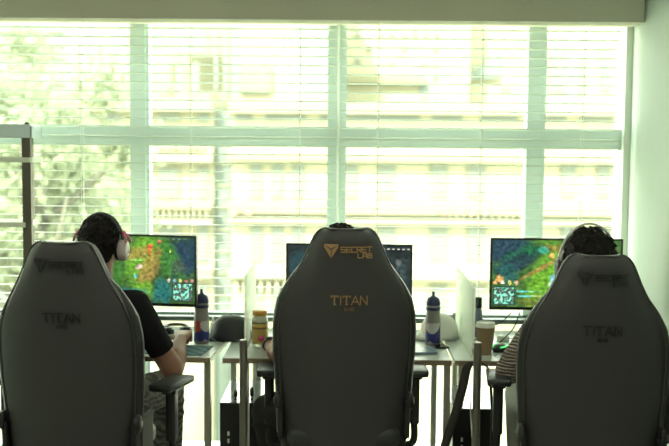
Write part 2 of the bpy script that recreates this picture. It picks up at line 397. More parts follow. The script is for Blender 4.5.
im3 = paint([(.12, .12, .35, .3, 0, DB, .95, 0), (.25, .22, .34, .13, -.45, (.015, .12, .05), .95, 0), (.18, .36, .32, .13, -.45, (.02, .05, .06), .95, 0), (.12, .50, .16, .16, 0, (.02, .10, .09), .9, 0),
    (.43, .55, .24, .5, .5, G1, .95, 0), (.40, .40, .38, .035, -.55, OR, .85, 0), (.55, .1, .5, .09, .4, (.10, .25, .03), .9, 0), (.62, .2, .45, .06, .3, OR, .6, 0), (.8, .5, .4, .5, 0, G2, .9, 0), (.35, .93, .28, .08, 0, (.14, .17, .03), .7, 0),
    (.40, .15, .07, .06, .2, (.05, .35, .22), .9, 0), (.465, .23, .035, .035, 0, (.95, .45, .15), .9, 1), (.06, .585, .05, .05, 0, (.9, .45, .12), .8, 1), (.51, .42, .04, .07, 0, (.25, .6, .95), .85, 1), (.49, .58, .06, .05, 0, (.3, .7, .85), .75, 1), (.47, .66, .05, .035, 0, (.6, .75, .7), .7, 1)]
    + [(.03+.055*k, .64, .026, .028, 0, [(.9, .5, .2), (.75, .75, .6), (.75, .7, .2), (.7, .5, .3)][k], .95, 1) for k in range(4)]
    + [(.26, .765, .11, .014, 0, (.15, .7, .65), .8, 2), (.34, .765, .10, .012, 0, (.25, .65, .15), .7, 2), (.26, .835, .10, .012, 0, (.15, .6, .6), .8, 2), (.35, .835, .07, .01, 0, (.6, .65, .3), .7, 2)], (.05, .13, .03), 4.1, (.098, .835, .078, .125))
im2 = paint([(.5, .5, .7, .7, 0, (.02, .035, .035), .9, 0), (.08, .35, .12, .3, 0, (.02, .06, .07), .8, 0), (.1, .7, .1, .2, 0, (.03, .07, .03), .8, 0), (.9, .45, .12, .2, .5, (.05, .08, .08), .7, 0), (.90, .25, .05, .06, 0, (.10, .12, .12), .8, 0), (.97, .8, .06, .12, 0, (.05, .14, .10), .8, 0)]
    + [(.78+.04*k, .045, .014, .007, 0, (.6, .6, .5), .9, 2) for k in range(6)], (.02, .03, .03), 7.7)
def mon(px0, px1, py0, py1, Y, rz, img, label):
    a, b = at(px0, py0, Y), at(px1, py1, Y); w = (b.x-a.x)/math.cos(rz); h = a.z-b.z
    monitor((a.x+b.x)/2, Y, (a.z+b.z)/2, rz, w, h, img, label)
mon(75, 197.5, 234, 306, 4.98, -math.radians(7), im1, 'monitor with a green game map, minimap in the lower right corner')
mon(286, 411.5, 243.5, 316, 4.98, -math.radians(2), im2, 'dark-screened monitor mostly hidden by the copper-lettered chair')
mon(491, 621, 238, 311, 4.98, 0, im3, 'monitor with a green game map, minimap in the lower left corner')

# ------------------------------------------------------------------ chairs
HWT = [(.34, .262), (.42, .264), (.50, .266), (.60, .269), (.70, .274), (.80, .281), (.90, .283), (.96, .280), (1.02, .268), (1.08, .247), (1.13, .220), (1.18, .192), (1.22, .172), (1.26, .155), (1.29, .142), (1.31, .131), (1.325, .119), (1.335, .104), (1.34, .085)]
HWT_Z = [a for a, _ in HWT]; HWT_W = [b for _, b in HWT]
TH = .085
def hw_at(z): return float(np.interp(z, HWT_Z, HWT_W))
def t_at(z): return TH*(1 if z < 1.28 else max(.3, math.sqrt(max(0, 1-((z-1.28)/.064)**2))))
def base_y(z, rec): return -.285-math.tan(rec)*(z-.80)
def rear_y(x, z, rec):
    h = hw_at(z); c = min(1, (abs(x)/h)**(1/.45)); t = t_at(z)
    s = math.sqrt(max(0, 1-c*c))**.7
    return base_y(z, rec)+TH/2-t/2*s+.075*min(1, abs(x)/h)**2.6
LET = {
 'S': [[(1, 1), (0, 1), (0, .5), (1, .5), (1, 0), (0, 0)]], 'E': [[(1, 1), (0, 1)], [(1, .5), (0, .5)], [(1, 0), (0, 0)]], 'e': [[(1, 1), (0, 1), (0, 0), (1, 0)], [(0, .5), (.9, .5)]],
 'C': [[(1, 1), (0, 1), (0, 0), (1, 0)]], 'R': [[(0, 0), (0, 1), (1, 1), (1, .45), (0, .45)], [(.4, .45), (1, 0)]], 'T': [[(0, 1), (1, 1)], [(.5, 1), (.5, 0)]],
 'L': [[(0, 1), (0, 0), (1, 0)]], 'A': [[(0, 0), (0, 1), (1, 1), (1, 0)], [(0, .42), (1, .42)]], 'B': [[(0, 0), (0, 1), (.9, 1), (.9, .52), (0, .52)], [(.9, .52), (1, .5), (1, 0), (0, 0)]],
 't': [[(0, 1), (1, 1)], [(.5, 1), (.5, 0)], [(0, 1), (0, .86)], [(1, 1), (1, .86)], [(.36, 0), (.64, 0)], [(.42, 1), (.42, 0)]], 'I': [[(.5, 0), (.5, 1)]],
 'a': [[(0, 0), (.5, 1), (1, 0)], [(.2, .32), (.8, .32)]], 'N': [[(0, 0), (0, 1), (1, 0), (1, 1)]],
 'V': [[(0, 1), (.5, 0), (1, 1)]], 'O': [[(0, 0), (0, 1), (1, 1), (1, 0), (0, 0)]]}
def surf_poly(bm, poly, rec, off=.004):
    # outlined shape laid on the rear surface with its own small thickness
    lo = [bm.verts.new((x, rear_y(x, z, rec)-off, z)) for x, z in poly]; hi = [bm.verts.new((x, rear_y(x, z, rec)+.002, z)) for x, z in poly]
    n = len(poly); bm.faces.new(lo); bm.faces.new(hi[::-1])
    for i in range(n): bm.faces.new((lo[i], hi[i], hi[(i+1) % n], lo[(i+1) % n]))
def stroke(bm, a, b, w, rec):
    a, b = V((a[0], a[1])), V((b[0], b[1])); d = (b-a).normalized(); nrm = V((-d.y, d.x))*w/2; e = d*w/2
    surf_poly(bm, [tuple(a-e-nrm), tuple(b+e-nrm), tuple(b+e+nrm), tuple(a-e+nrm)], rec)
def word(bm, s, x0, z0, x1, z1, w, rec, widths=None, gap=.25):
    ws = widths or [1]*len(s); tot = sum(ws)+gap*(len(s)-1); u = (x1-x0)/tot; x = x0
    for ch, cw in zip(s, ws):
        for pl in LET[ch]:
            for p, q in zip(pl, pl[1:]): stroke(bm, (x+p[0]*cw*u, z0+p[1]*(z1-z0)), (x+q[0]*cw*u, z0+q[1]*(z1-z0)), w, rec)
        x += (cw+gap)*u
def chair(x, y, rz, lift, rec, arms, logo, label, sc=1.0):
    t = empty('gaming_chair', (x, y, 0), label, 'chair', rz=rz); R = math.radians(rec)
    L = lambda o: setattr(o, 'location', (0, 0, lift)) or o
    # backrest
    zs = sorted(set(list(np.linspace(.34, 1.27, 38))+list(np.linspace(1.28, 1.325, 7))+[1.33, 1.335, 1.338, 1.34])); n = 56; bm = nb(); rings = []
    for z in zs:
        h = hw_at(z); tt = t_at(z); ring = []
        for k in range(n):
            a = 2*PI*k/n; c, s = math.cos(a), math.sin(a)
            xx = h*math.copysign(abs(c)**.45, c); f = abs(xx)/h
            fr_ = 1.0 if s < 0 else 1.0+.9*f**3*(1 if z < 1.15 else .3)
            yy = base_y(z, R)+TH/2+tt/2*math.copysign(abs(s)**.7, s)*fr_+.075*f**2.6
            ring.append(bm.verts.new((xx, yy, z)))
        rings.append(ring)
    for a, b in zip(rings, rings[1:]):
        for k in range(n): bm.faces.new((a[k], a[(k+1) % n], b[(k+1) % n], b[k]))
    bm.faces.new(rings[0][::-1]); bm.faces.new(rings[-1])
    L(link('backrest', bm, M_dark, t, True))
    # side bolsters in leather wrap and piping
    for s in (-1, 1):
        bm = nb(); P = []
        for z in np.linspace(.36, 1.24, 30):
            h = hw_at(z); P.append((s*(h-.012), base_y(z, R)+TH/2+.085-.02*(z > 1.15), z))
        tube(bm, P, [.034*(min(1, (i+1)/4))*(min(1, (30-i)/8)) for i in range(30)], 12); L(link('side_bolster', bm, M_leather, t, True))
    bm = nb(); P = []
    for z in zs[1:]: P.append((-hw_at(z)*.985, rear_y(hw_at(z)*.955, z, R)-.002, z))
    for xx in np.linspace(-.06, .06, 7): P.append((xx, base_y(1.338, R)+.028, 1.339))
    for z in reversed(zs[1:]): P.append((hw_at(z)*.985, rear_y(hw_at(z)*.955, z, R)-.002, z))
    tube(bm, P, .0035, 6); L(link('rim_highlight', bm, M_rim, t, True))  # thin tube added along the outline to give light rim highlights
    # emblem and lettering
    Z = lambda py: 1.34-(py-229.5)/245.; Xp = lambda px: (px-345.5)/245.
    bm = nb(); ex0, ex1, ez0, ez1 = Xp(323), Xp(337.5), Z(258.3), Z(244.3); ec = (ex0+ex1)/2; g = .0016
    ew, eh = (ex1-ex0)/2, ez1-ez0
    surf_poly(bm, [(ec-ew*.93, ez1), (ec+ew*.93, ez1), (ec+ew*.62, ez1-eh*.12), (ec, ez1-eh*.34), (ec-ew*.62, ez1-eh*.12)], R)
    for s in (-1, 1):
        pl = [(ec+s*ew, ez1-eh*.03), (ec+s*ew*.6, ez1-eh*.20), (ec+s*g, ez1-eh*.42), (ec+s*g, ez0), (ec+s*ew*.18, ez0+eh*.12), (ec+s*ew*.96, ez1-eh*.22)]
        surf_poly(bm, pl if s > 0 else pl[::-1], R)
    bmesh.ops.recalc_face_normals(bm, faces=bm.faces)
    L(link('emblem', bm, logo, t))
    bm = nb()
    word(bm, 'SeCReT', Xp(340), Z(252.2), Xp(370.8), Z(247.2), .0040, R, gap=.32); word(bm, 'LAB', Xp(357), Z(258), Xp(371), Z(253.9), .0040, R, gap=.32)
    bmesh.ops.recalc_face_normals(bm, faces=bm.faces); L(link('lettering', bm, logo, t))
    bm = nb()
    word(bm, 'tItaN', Xp(330.8), Z(305.6), Xp(366.8), Z(297), .0042, R, [1.05, .35, 1.05, 1.15, 1], .22); word(bm, 'eVO', Xp(344.5), Z(311.8), Xp(353.5), Z(309), .0016, R, gap=.3)
    bmesh.ops.recalc_face_normals(bm, faces=bm.faces); L(link('lettering', bm, logo, t))
    # hinge covers, seat, mechanism, base
    for s in (-1, 1):
        bm = nb(); lathe(bm, [(.038, 0), (.040, .008), (.036, .022), (.018, .027)], 24, M=Matrix.Translation((s*.268, -.19, .60)) @ Matrix.Rotation(s*PI/2, 4, 'Y'))
        h_ = L(link('hinge_cover', bm, M_plast, t, True))
        bm = nb(); lathe(bm, [(.016, .026), (.014, .031)], 20, M=Matrix.Translation((s*.268, -.19, .60)) @ Matrix.Rotation(s*PI/2, 4, 'Y')); link('hinge_cap', bm, M_steel, h_, True)
        L(bx('side_bracket', M_plast, t, s*.268-.012, s*.268+.012, -.21, .05, .44, .60, bev=.008))
    bm = nb(); box(bm, -.24, .24, -.24, .27, .40, .49, bev=.035); L(link('seat', bm, M_leather, t, True))
    for s in (-1, 1):
        bm = nb(); tube(bm, spline([(s*.17, -.08, .43), (s*.19, .0, .45), (s*.20, .15, .46), (s*.19, .25, .44)]), .045, 12); L(link('seat_bolster', bm, M_leather, t, True))
    L(bx('mechanism', M_plast, t, -.12, .12, -.14, .14, .345, .405, bev=.01))
    bm = nb(); lathe(bm, [(.03, .10), (.03, .24), (.019, .245), (.019, .36+lift)], 18); link('gas_lift', bm, M_steel, t, False)
    bm = nb(); lathe(bm, [(.045, .075), (.05, .09), (.05, .115), (.04, .13)], 20); link('hub', bm, M_plast, t, True)
    for k in range(5):
        a = 2*PI*k/5+.4; c, s = math.cos(a), math.sin(a)
        bm = nb(); tube(bm, [(.04*c, .04*s, .105), (.17*c, .17*s, .095), (.30*c, .30*s, .075)], [.028, .024, .018], 10); link('base_arm', bm, M_plast, t, True)
        bm = nb(); ca = V((.31*c, .31*s, .030)); tt = V((-s, c, 0))
        for q in (-.016, .016):
            Mx = Matrix.Translation(ca+tt*q) @ tt.to_track_quat('Z', 'Y').to_matrix().to_4x4()
            lathe(bm, [(.022, -.009), (.0295, -.006), (.0295, .006), (.022, .009)], 18, M=Mx)
        tube(bm, [ca+V((0, 0, 0)), ca+V((0, 0, .05))], .007, 8); link('caster', bm, M_plast, t, True)
    # armrests
    for s, (ax, ay, az, ar) in zip((-1, 1), arms):
        e = empty('armrest', (0, 0, 0)); e.parent = t
        bm = nb(); Mx = Matrix.Translation((s*ax, ay, az)) @ Matrix.Rotation(ar, 4, 'Z')
        box(bm, -.052, .052, -.12, .12, -.028, 0, bev=.012, M=Mx)
        for v in bm.verts:
            q = Mx.inverted() @ v.co
            if q.z > -.02: v.co.z += -.006+.012*(abs(q.x)/.048)**2
        link('armrest_pad', bm, M_pad, e, True)
        bm = nb(); box(bm, s*ax-.030, s*ax+.030, ay-.06, ay+.06, az-.05, az-.024, bev=.008); link('pad_bracket', bm, M_plast, e, True)
        bm = nb(); box(bm, s*ax-.021, s*ax+.021, ay-.034, ay+.034, az-.26, az-.045, bev=.01); link('arm_sleeve', bm, M_plast, e, True)
        bm = nb(); tube(bm, spline([(s*ax, ay, az-.25), (s*ax, ay, .36+lift), (s*(ax-.04), ay, .335+lift), (s*.10, 0, .355+lift)], 6), .016, 10); link('arm_post', bm, M_plast, e, True)
    return t
Xc = lambda px, Y: at(px, 330, Y).x
ARM = lambda ax, ay, az, ar: (ax, ay, az, ar)
chL = chair(Xc(67.5, 4.08), 4.08+.27, -math.radians(5), -.045, 6, [ARM(.36, .05, .70, .2), ARM(.350, .09, .672, -.22)], M_blk, 'dark gaming chair with dark logo under the person wearing a pink headset')
chM = chair(Xc(343, 4.29), 4.29+.28, math.radians(2), 0, 5, [ARM(.325, .06, .695, .0), ARM(.325, .06, .695, .0)], M_gold, 'dark gaming chair with copper coloured logo and lettering')
chR = chair(Xc(605, 4.06), 4.06+.29, -math.radians(5), -.075, 6, [ARM(.357, .12, .692, -.02), ARM(.34, .08, .69, 0)], M_blk, 'dark gaming chair with dark logo standing beside the wall')

# ------------------------------------------------------------------ people
def hand(bm, w, d, up, side, curl=.5, thumb=1, s=1.0):
    """palm and five fingers; d along the palm, up = back of hand, side = direction of the thumb"""
    d, up, side = V(d).normalized(), V(up).normalized(), V(side).normalized()
    w = V(w)
    for k in (-1.2, -.4, .4, 1.2):
        cap(bm, w+side*k*.012*s, w+d*.078*s+side*k*.0185*s, .014*s, .012*s)
    for k, (L, off) in enumerate(((.068, 1.25), (.078, .42), (.072, -.42), (.056, -1.25))):
        p = w+d*.082*s+side*off*.0185*s; r = .0088*s
        for j, fr_ in enumerate((.45, .32, .25)):
            a = -curl*(j+.6); dd = d*math.cos(a)+up*math.sin(a); q = p+dd*L*fr_*s
            cap(bm, p, q, r, r*.93); p = q; r *= .93
    p = w+side*.020*s+d*.015*s
    for L, o in ((.038, .9), (.032, .45), (.024, .2)):
        q = p+(d*(1-o*.4)+side*o-up*.25).normalized()*L*s; cap(bm, p, q, .0115*s, .0098*s); p = q
def person(name, label, root, hc, yaw, sh, arms, hips, legs, mats, hair_n=150, hairs=1.0, sleeve='short', shoe=M_shoe, seed=1, nod=0.0, ak=1.0, hs=1.0, tuft=1.0):
    t = empty(name, root, label, 'person'); r0 = V(root)
    def to(o): o.matrix_parent_inverse = Matrix.Translation(-r0); return o
    hc = V(hc); Rz = Matrix.Rotation(yaw, 3, 'Z') @ Matrix.Rotation(-nod, 3, 'X')
    h = lambda x, y, z: hc+Rz @ V((x, y, z))
    mid = (V(sh[0])+V(sh[1]))/2; pel = (V(hips[0])+V(hips[1]))/2
    bm = nb()
    ell(bm, h(0, -.008, .02), (.076, .094, .092), Rz); ell(bm, h(0, .022, -.045), (.056, .062, .062), Rz)
    ell(bm, h(0, .055, -.085), (.026, .024, .02), Rz)
    cap(bm, h(0, .088, .0), h(0, .103, -.030), .008, .013)
    for s in (-1, 1):
        ell(bm, h(s*.076, -.004, -.015), (.010, .020, .031), Rz); ell(bm, h(s*.031, .078, .006), (.013, .010, .010), Rz)
        cap(bm, h(s*.012, .084, .022), h(s*.045, .078, .022), .006, .005); ell(bm, h(s*.010, .103, -.033), (.008, .008, .006), Rz)
    cap(bm, h(-.016, .084, -.058), h(.016, .084, -.058), .006, .006)
    cap(bm, h(0, -.015, -.04), mid+V((0, -.01, .02)), .054, .062)
    for s, (S, (E, W, hd, up, cu)) in enumerate(zip(sh, arms)):
        S, E, W = V(S), V(E), V(W); sg = (-1, 1)[s]
        cap(bm, mid, S, .055, .050); cap(bm, S, E, .050, .040*ak); cap(bm, E, E.lerp(W, .35), .040*ak, .041*ak); cap(bm, E.lerp(W, .35), W, .041*ak, .026)
        d = V(hd).normalized(); u = V(up); sd = d.cross(u).normalized()*(-sg)
        cap(bm, W, W+d*.02, .026, .022); hand(bm, W+d*.012, d, u, sd, cu, s=hs)
    ell(bm, mid.lerp(pel, .3), (.145, .10, .20)); ell(bm, mid.lerp(pel, .8), (.14, .10, .16))
    for (K, A), Hh in zip(legs, hips):
        K, A = V(K), V(A); cap(bm, Hh, K, .075, .055); cap(bm, K, A, .055, .036); cap(bm, A+V((0, -.03, -.03)), A+V((0, .14, -.045)), .030, .026)
    to(fuse('body', bm, M_skin, t, .0045, 4))
    # eyes and mouth
    bm = nb()
    for s in (-1, 1): ell(bm, h(s*.031, .0865, .006), (.009, .004, .005), Rz)
    ell(bm, h(0, .0905, -.058), (.019, .004, .004), Rz); to(link('facial_features', bm, M_face, t, True))
    # hair
    q = random.Random(seed); bm = nb(); k = hairs
    ell(bm, h(0, -.022, .030), (.087*k, .095*k, .098*k), Rz); ell(bm, h(0, -.050, -.020), (.070*k, .060*k, .075*k), Rz)
    for i in range(hair_n):
        a, b = q.uniform(0, 2*PI), q.uniform(-.35, 1.0); c = math.sqrt(1-min(1, b*b))
        d = V((c*math.cos(a), c*math.sin(a), b))
        if d.y > .55 and b < .35: continue
        p = V((d.x*.086*k, d.y*.094*k-.022, d.z*.098*k+.030)); e = p+d*q.uniform(.000, .004)*tuft+V((q.uniform(-.010, .010), q.uniform(-.010, .010), q.uniform(-.006, .006)))
        cap(bm, hc+Rz @ p, hc+Rz @ e, .009, .005)
    to(fuse('hair', bm, M_hair, t, .004, 2))
    # top
    bm = nb(); ms = mats[0]
    ell(bm, mid.lerp(pel, .22)+V((0, 0, .0)), (.175, .118, .19)); ell(bm, mid.lerp(pel, .6), (.165, .118, .20)); ell(bm, mid.lerp(pel, .9), (.165, .12, .12))
    cap(bm, mid+V((0, -.01, .0)), mid+V((0, -.006, .045)), .085, .066, True)
    for S, (E, W, hd, up, cu) in zip(sh, arms):
        S, E, W = V(S), V(E), V(W)
        cap(bm, mid+V((0, 0, -.01)), S, .080, .068)
        if sleeve == 'short':
            e = S.lerp(E, .72); cap(bm, S, S.lerp(E, .12), .068, .066); cap(bm, S, e, .066, .060, True)
        else:
            cap(bm, S, E, .070, .062); cap(bm, E, E.lerp(W, .9), .062, .044)
            n = 9
            for i in range(n):           # bunched folds of the sleeve
                p = S.lerp(E, .55+.5*i/n) if i < 5 else E.lerp(W, .12*(i-4)); ell(bm, p+V((q.uniform(-.008, .008), q.uniform(-.008, .008), 0)), (.068, .068, .016), Matrix.Rotation(q.uniform(-.5, .5), 3, 'Y'))
    to(fuse('shirt' if sleeve == 'short' else 'sweater', bm, ms, t, .006, 3))
    bm = nb(); ell(bm, pel+V((0, 0, .02)), (.175, .125, .10))
    for (K, A), Hh in zip(legs, hips):
        K, A = V(K), V(A); cap(bm, Hh, K, .098, .082); cap(bm, K, K.lerp(A, .92), .080, .066)
        for i in range(4): ell(bm, K.lerp(A, .1+.25*i)+V((q.uniform(-.01, .01), q.uniform(-.01, .01), 0)), (.084-.004*i, .084-.004*i, .02), Matrix.Rotation(q.uniform(-.4, .4), 3, 'Y'))
    to(fuse('trousers', bm, mats[1], t, .007, 3))
    for (K, A) in legs:
        A = V(A); bm = nb(); cap(bm, A+V((0, -.045, -.035)), A+V((0, .15, -.042)), .040, .036); cap(bm, A+V((0, -.02, -.03)), A+V((0, -.02, .02)), .042, .042)
        for v in bm.verts: v.co.z = max(v.co.z, .004)
        to(fuse('shoe', bm, shoe, t, .006, 2))
    return t
def headset(hc, yaw, label, M_cu, M_bd, M_ac, rad=(.098, .125), tiltb=0.0, tr=.006, sp=.012, cx=.083):
    t = empty('headset', hc, label, 'headset', rz=yaw)
    bm = nb(); P = []
    for i in range(25):
        a = PI*i/24; P.append((math.cos(a)*rad[0], -.015+tiltb*math.sin(a), -.01+math.sin(a)*rad[1]))
    tube(bm, P, tr, 8); tube(bm, [(p[0]*.985, p[1]+sp, p[2]-.002) for p in P[3:-3]], tr, 8); tube(bm, [(p[0]*.985, p[1]-sp, p[2]-.002) for p in P[3:-3]], tr, 8)
    link('headband', bm, M_bd, t, True)
    for s in (-1, 1):
        Mx = Matrix.Translation((s*cx, -.006, -.022)) @ Matrix.Rotation(s*PI/2, 4, 'Y') @ Matrix.Diagonal((1.2, .95, 1, 1))
        bm = nb(); lathe(bm, [(.030, 0), (.040, .004), (.041, .020), (.034, .034), (.018, .038)], 28, M=Mx); c = link('ear_cup', bm, M_cu, t, True)
        bm = nb(); lathe(bm, [(.036, -.012), (.041, -.006), (.040, .003)], 28, M=Mx); link('ear_cushion', bm, M_plast, c, True)
        bm = nb(); tube(bm, [(s*.124, -.03, .012), (s*.119, -.022, .035), (s*.102, -.015, .060)], .005, 8); tube(bm, [(s*.124, .02, .012), (s*.119, .008, .035), (s*.102, -.010, .060)], .005, 8); link('yoke', bm, M_ac, c, True)
    return t
# left person
HL = at(102.5, 244, 4.56)
person('person', 'person in black t-shirt and grey trousers, forearm on the desk, wearing pink and white headset', (HL.x, 4.5, 0), HL, -.22,
       [(HL.x-.175, 4.53, .97), (HL.x+.148, 4.53, .975)],
       [((HL.x-.27, 4.62, .755), (HL.x-.17, 4.90, .765), (.1, 1, 0), (0, 0, 1), .35),
        ((-.762, 4.60, .680), (-.762, 4.835, .768), (.0, 1, .10), (.0, -.05, 1), .75)],
       [(HL.x-.09, 4.45, .56), (HL.x+.10, 4.45, .56)], [((HL.x-.14, 4.88, .52), (HL.x-.12, 4.86, .09)), ((-.835, 4.90, .53), (-.83, 4.86, .09))],
       (M_tee, M_trs), seed=3, ak=1.28, hs=1.18)
headset((HL.x, HL.y, HL.z), -.22, 'pink and white over-ear headset worn by the person in the black t-shirt', M_cup, M_plast, M_pink, rad=(.106, .146))
# middle person
HM = V((at(340, 240, 4.58).x, 4.60, at(340, 224, 4.58).z-.128))
person('person', 'person almost hidden behind the copper-lettered chair, one hand on the desk', (HM.x, 4.55, 0), HM, 0,
       [(HM.x-.17, 4.58, HM.z-.26), (HM.x+.17, 4.58, HM.z-.26)],
       [((HM.x-.265, 4.62, .74), (-.345, 4.80, .752), (.03, 1, 0), (0, 0, 1), .5), ((HM.x+.25, 4.62, .75), (HM.x+.15, 4.84, .765), (-.1, 1, 0), (0, 0, 1), .4)],
       [(HM.x-.09, 4.50, .55), (HM.x+.09, 4.50, .55)], [((-.335, 4.68, .47), (-.28, 4.70, .09)), ((HM.x+.12, 4.92, .52), (HM.x+.12, 4.88, .09))],
       (M_grey, M_trd), seed=5, tuft=.3)
bm = nb(); lathe(bm, [(.0275, -.011), (.031, -.009), (.031, .009), (.0275, .011)], 24, M=Matrix.Translation((-.3445, 4.79, .752)) @ Matrix.Rotation(PI/2, 4, 'X'))
tw = empty('wristwatch', (0, 0, 0), 'black wristwatch on the hand showing left of the middle chair', 'watch'); link('strap', bm, M_plast, tw, True)
bm = nb(); lathe(bm, [(.017, 0), (.018, .006), (.015, .008)], 20, (-.3445, 4.79, .784)); link('watch_face', bm, M_plast, tw, True)
# right person
HR = at(587, 263, 4.44)
person('person', 'person in ribbed taupe sweater and light trousers, with black hair, seated by the wall', (HR.x, 4.45, 0), HR, .12,
       [(HR.x-.18, 4.45, HR.z-.26), (HR.x+.18, 4.45, HR.z-.26)],
       [((.725, 4.53, .705), (.84, 4.78, .775), (.2, 1, 0), (0, 0, 1), .4), ((HR.x+.24, 4.58, .76), (HR.x+.12, 4.82, .765), (-.1, 1, 0), (0, 0, 1), .4)],
       [(HR.x-.09, 4.42, .54), (HR.x+.09, 4.42, .54)], [((.83, 4.80, .53), (.84, 4.80, .09)), ((HR.x+.14, 4.82, .52), (HR.x+.14, 4.80, .09))],
       (M_knit, M_trl), sleeve='long', seed=9, hairs=1.27, tuft=.1)
headset((HR.x, HR.y, HR.z), .12, 'silver and black headset over black hair of the person by the wall', M_plast, M_silver, M_silver, rad=(.131, .180), tiltb=.0, tr=.0038, sp=.003, cx=.100)

# ------------------------------------------------------------------ things on the desks
def on(px, py, z=ZD):                    # where a pixel meets the desktop
    d = ray(px, py); k = (z-HC)/d.z; return V((0, 0, HC))+d*k
M_blue = mat('dark_blue_plastic', (.02, .025, .10), .35); M_clear = mat('milky_plastic', (.24, .24, .225), .35, trans=.1)
def label_mat():
    m = bpy.data.materials.new('bottle_label'); m.use_nodes = True; nt = m.node_tree; b = nt.nodes['Principled BSDF']
    tc = nt.nodes.new('ShaderNodeTexCoord'); v = nt.nodes.new('ShaderNodeTexVoronoi'); v.inputs['Scale'].default_value = 14
    nt.links.new(tc.outputs['Object'], v.inputs['Vector']); sp = nt.nodes.new('ShaderNodeSeparateColor'); nt.links.new(v.outputs['Color'], sp.inputs[0])
    r = nt.nodes.new('ShaderNodeValToRGB'); r.color_ramp.interpolation = 'CONSTANT'; e = r.color_ramp.elements
    e[0].color = (.03, .04, .20, 1); e[1].position = .45; e[1].color = (.42, .07, .05, 1)
    for p, c in ((.6, (.5, .5, .5, 1)), (.8, (.04, .05, .24, 1))): q = e.new(p); q.color = c
    nt.links.new(sp.outputs[0], r.inputs[0]); nt.links.new(r.outputs[0], b.inputs['Base Color']); b.inputs['Roughness'].default_value = .35; return m
M_lab = label_mat()
def bottle(p, h, r, label):
    t = empty('drink_bottle', p, label, 'bottle', 'sports drink bottles with dark blue caps', rz=rnd.uniform(0, 6)); k = h/.27
    bm = nb(); lathe(bm, [(r*.85, 0), (r, .006), (r, .05), (r*.96, .06), (r, .07), (r, .13*k), (r*.93, .155*k), (r*.90, .17*k), (r*.96, .19*k), (r*.93, .205*k), (r*.6, .212*k)], 32); link('bottle_body', bm, M_clear, t, True)
    bm = nb(); lathe(bm, [(r+.0008, .015), (r+.001, .018), (r+.001, .112*k), (r+.0008, .115*k)], 32); link('label_wrap', bm, M_lab, t, True)
    bm = nb(); lathe(bm, [(r*.97, .178*k), (r*.985, .181*k), (r*.975, .192*k), (r*.96, .194*k)], 32); link('neck_band', bm, M_blue, t, True)
    bm = nb(); lathe(bm, [(r*.95, .203*k), (r*.98, .207*k), (r*.95, .222*k), (r*.72, .238*k), (r*.38, .246*k), (r*.22, .249*k), (r*.17, .262*k), (r*.22, .264*k), (r*.18, .27*k)], 28); link('cap', bm, M_blue, t, True)
bottle(on(201.5, 343), .265, .0365, 'blue-capped sports bottle on the left desk next to the hand')
bottle(on(432.5, 345), .262, .036, 'blue-capped sports bottle on the middle desk before the white cap')
# jar
p = on(260, 346); t = empty('food_jar', p, 'round yellow-labelled jar with an orange lid on the middle desk', 'jar')
bm = nb(); lathe(bm, [(.034, 0), (.0385, .005), (.0385, .125), (.035, .140), (.031, .146), (.031, .152)], 32); link('jar_body', bm, mat('jar_plastic', (.62, .64, .50), .2, trans=.4), t, True)
bm = nb(); lathe(bm, [(.0392, .018), (.0394, .020), (.0394, .118), (.0392, .12)], 32)
jl = bpy.data.materials.new('jar_label'); jl.use_nodes = True; nt = jl.node_tree; b = nt.nodes['Principled BSDF']; tc = nt.nodes.new('ShaderNodeTexCoord')
sx = nt.nodes.new('ShaderNodeSeparateXYZ'); nt.links.new(tc.outputs['Object'], sx.inputs[0]); rr = nt.nodes.new('ShaderNodeValToRGB'); rr.color_ramp.interpolation = 'CONSTANT'
mr = nt.nodes.new('ShaderNodeMapRange'); mr.inputs['From Max'].default_value = .12; nt.links.new(sx.outputs['Z'], mr.inputs['Value']); nt.links.new(mr.outputs[0], rr.inputs[0])
e = rr.color_ramp.elements; e[0].color = (.42, .30, .09, 1); e[1].position = .93; e[1].color = (.10, .13, .06, 1)
for q_, c_ in ((.72, (.16, .10, .05, 1)), (.80, (.55, .40, .10, 1))): q = e.new(q_); q.color = c_
nt.links.new(rr.outputs[0], b.inputs['Base Color']); b.inputs['Roughness'].default_value = .4
jlo = link('jar_label', bm, jl, t, True)
bm = nb(); lathe(bm, [(.0, 0), (.014, 0), (.015, .001), (.0, .0015)], 20, M=Matrix.Translation((.008, -.0385, .045)) @ Matrix.Rotation(PI/2, 4, 'X')); link('label_spot', bm, mat('magenta_print', (.5, .06, .16), .4), jlo, True)
bm = nb(); lathe(bm, [(.034, .150), (.036, .152), (.036, .168), (.033, .172)], 32); link('lid', bm, mat('orange_lid', (.52, .27, .04), .4), t, True)
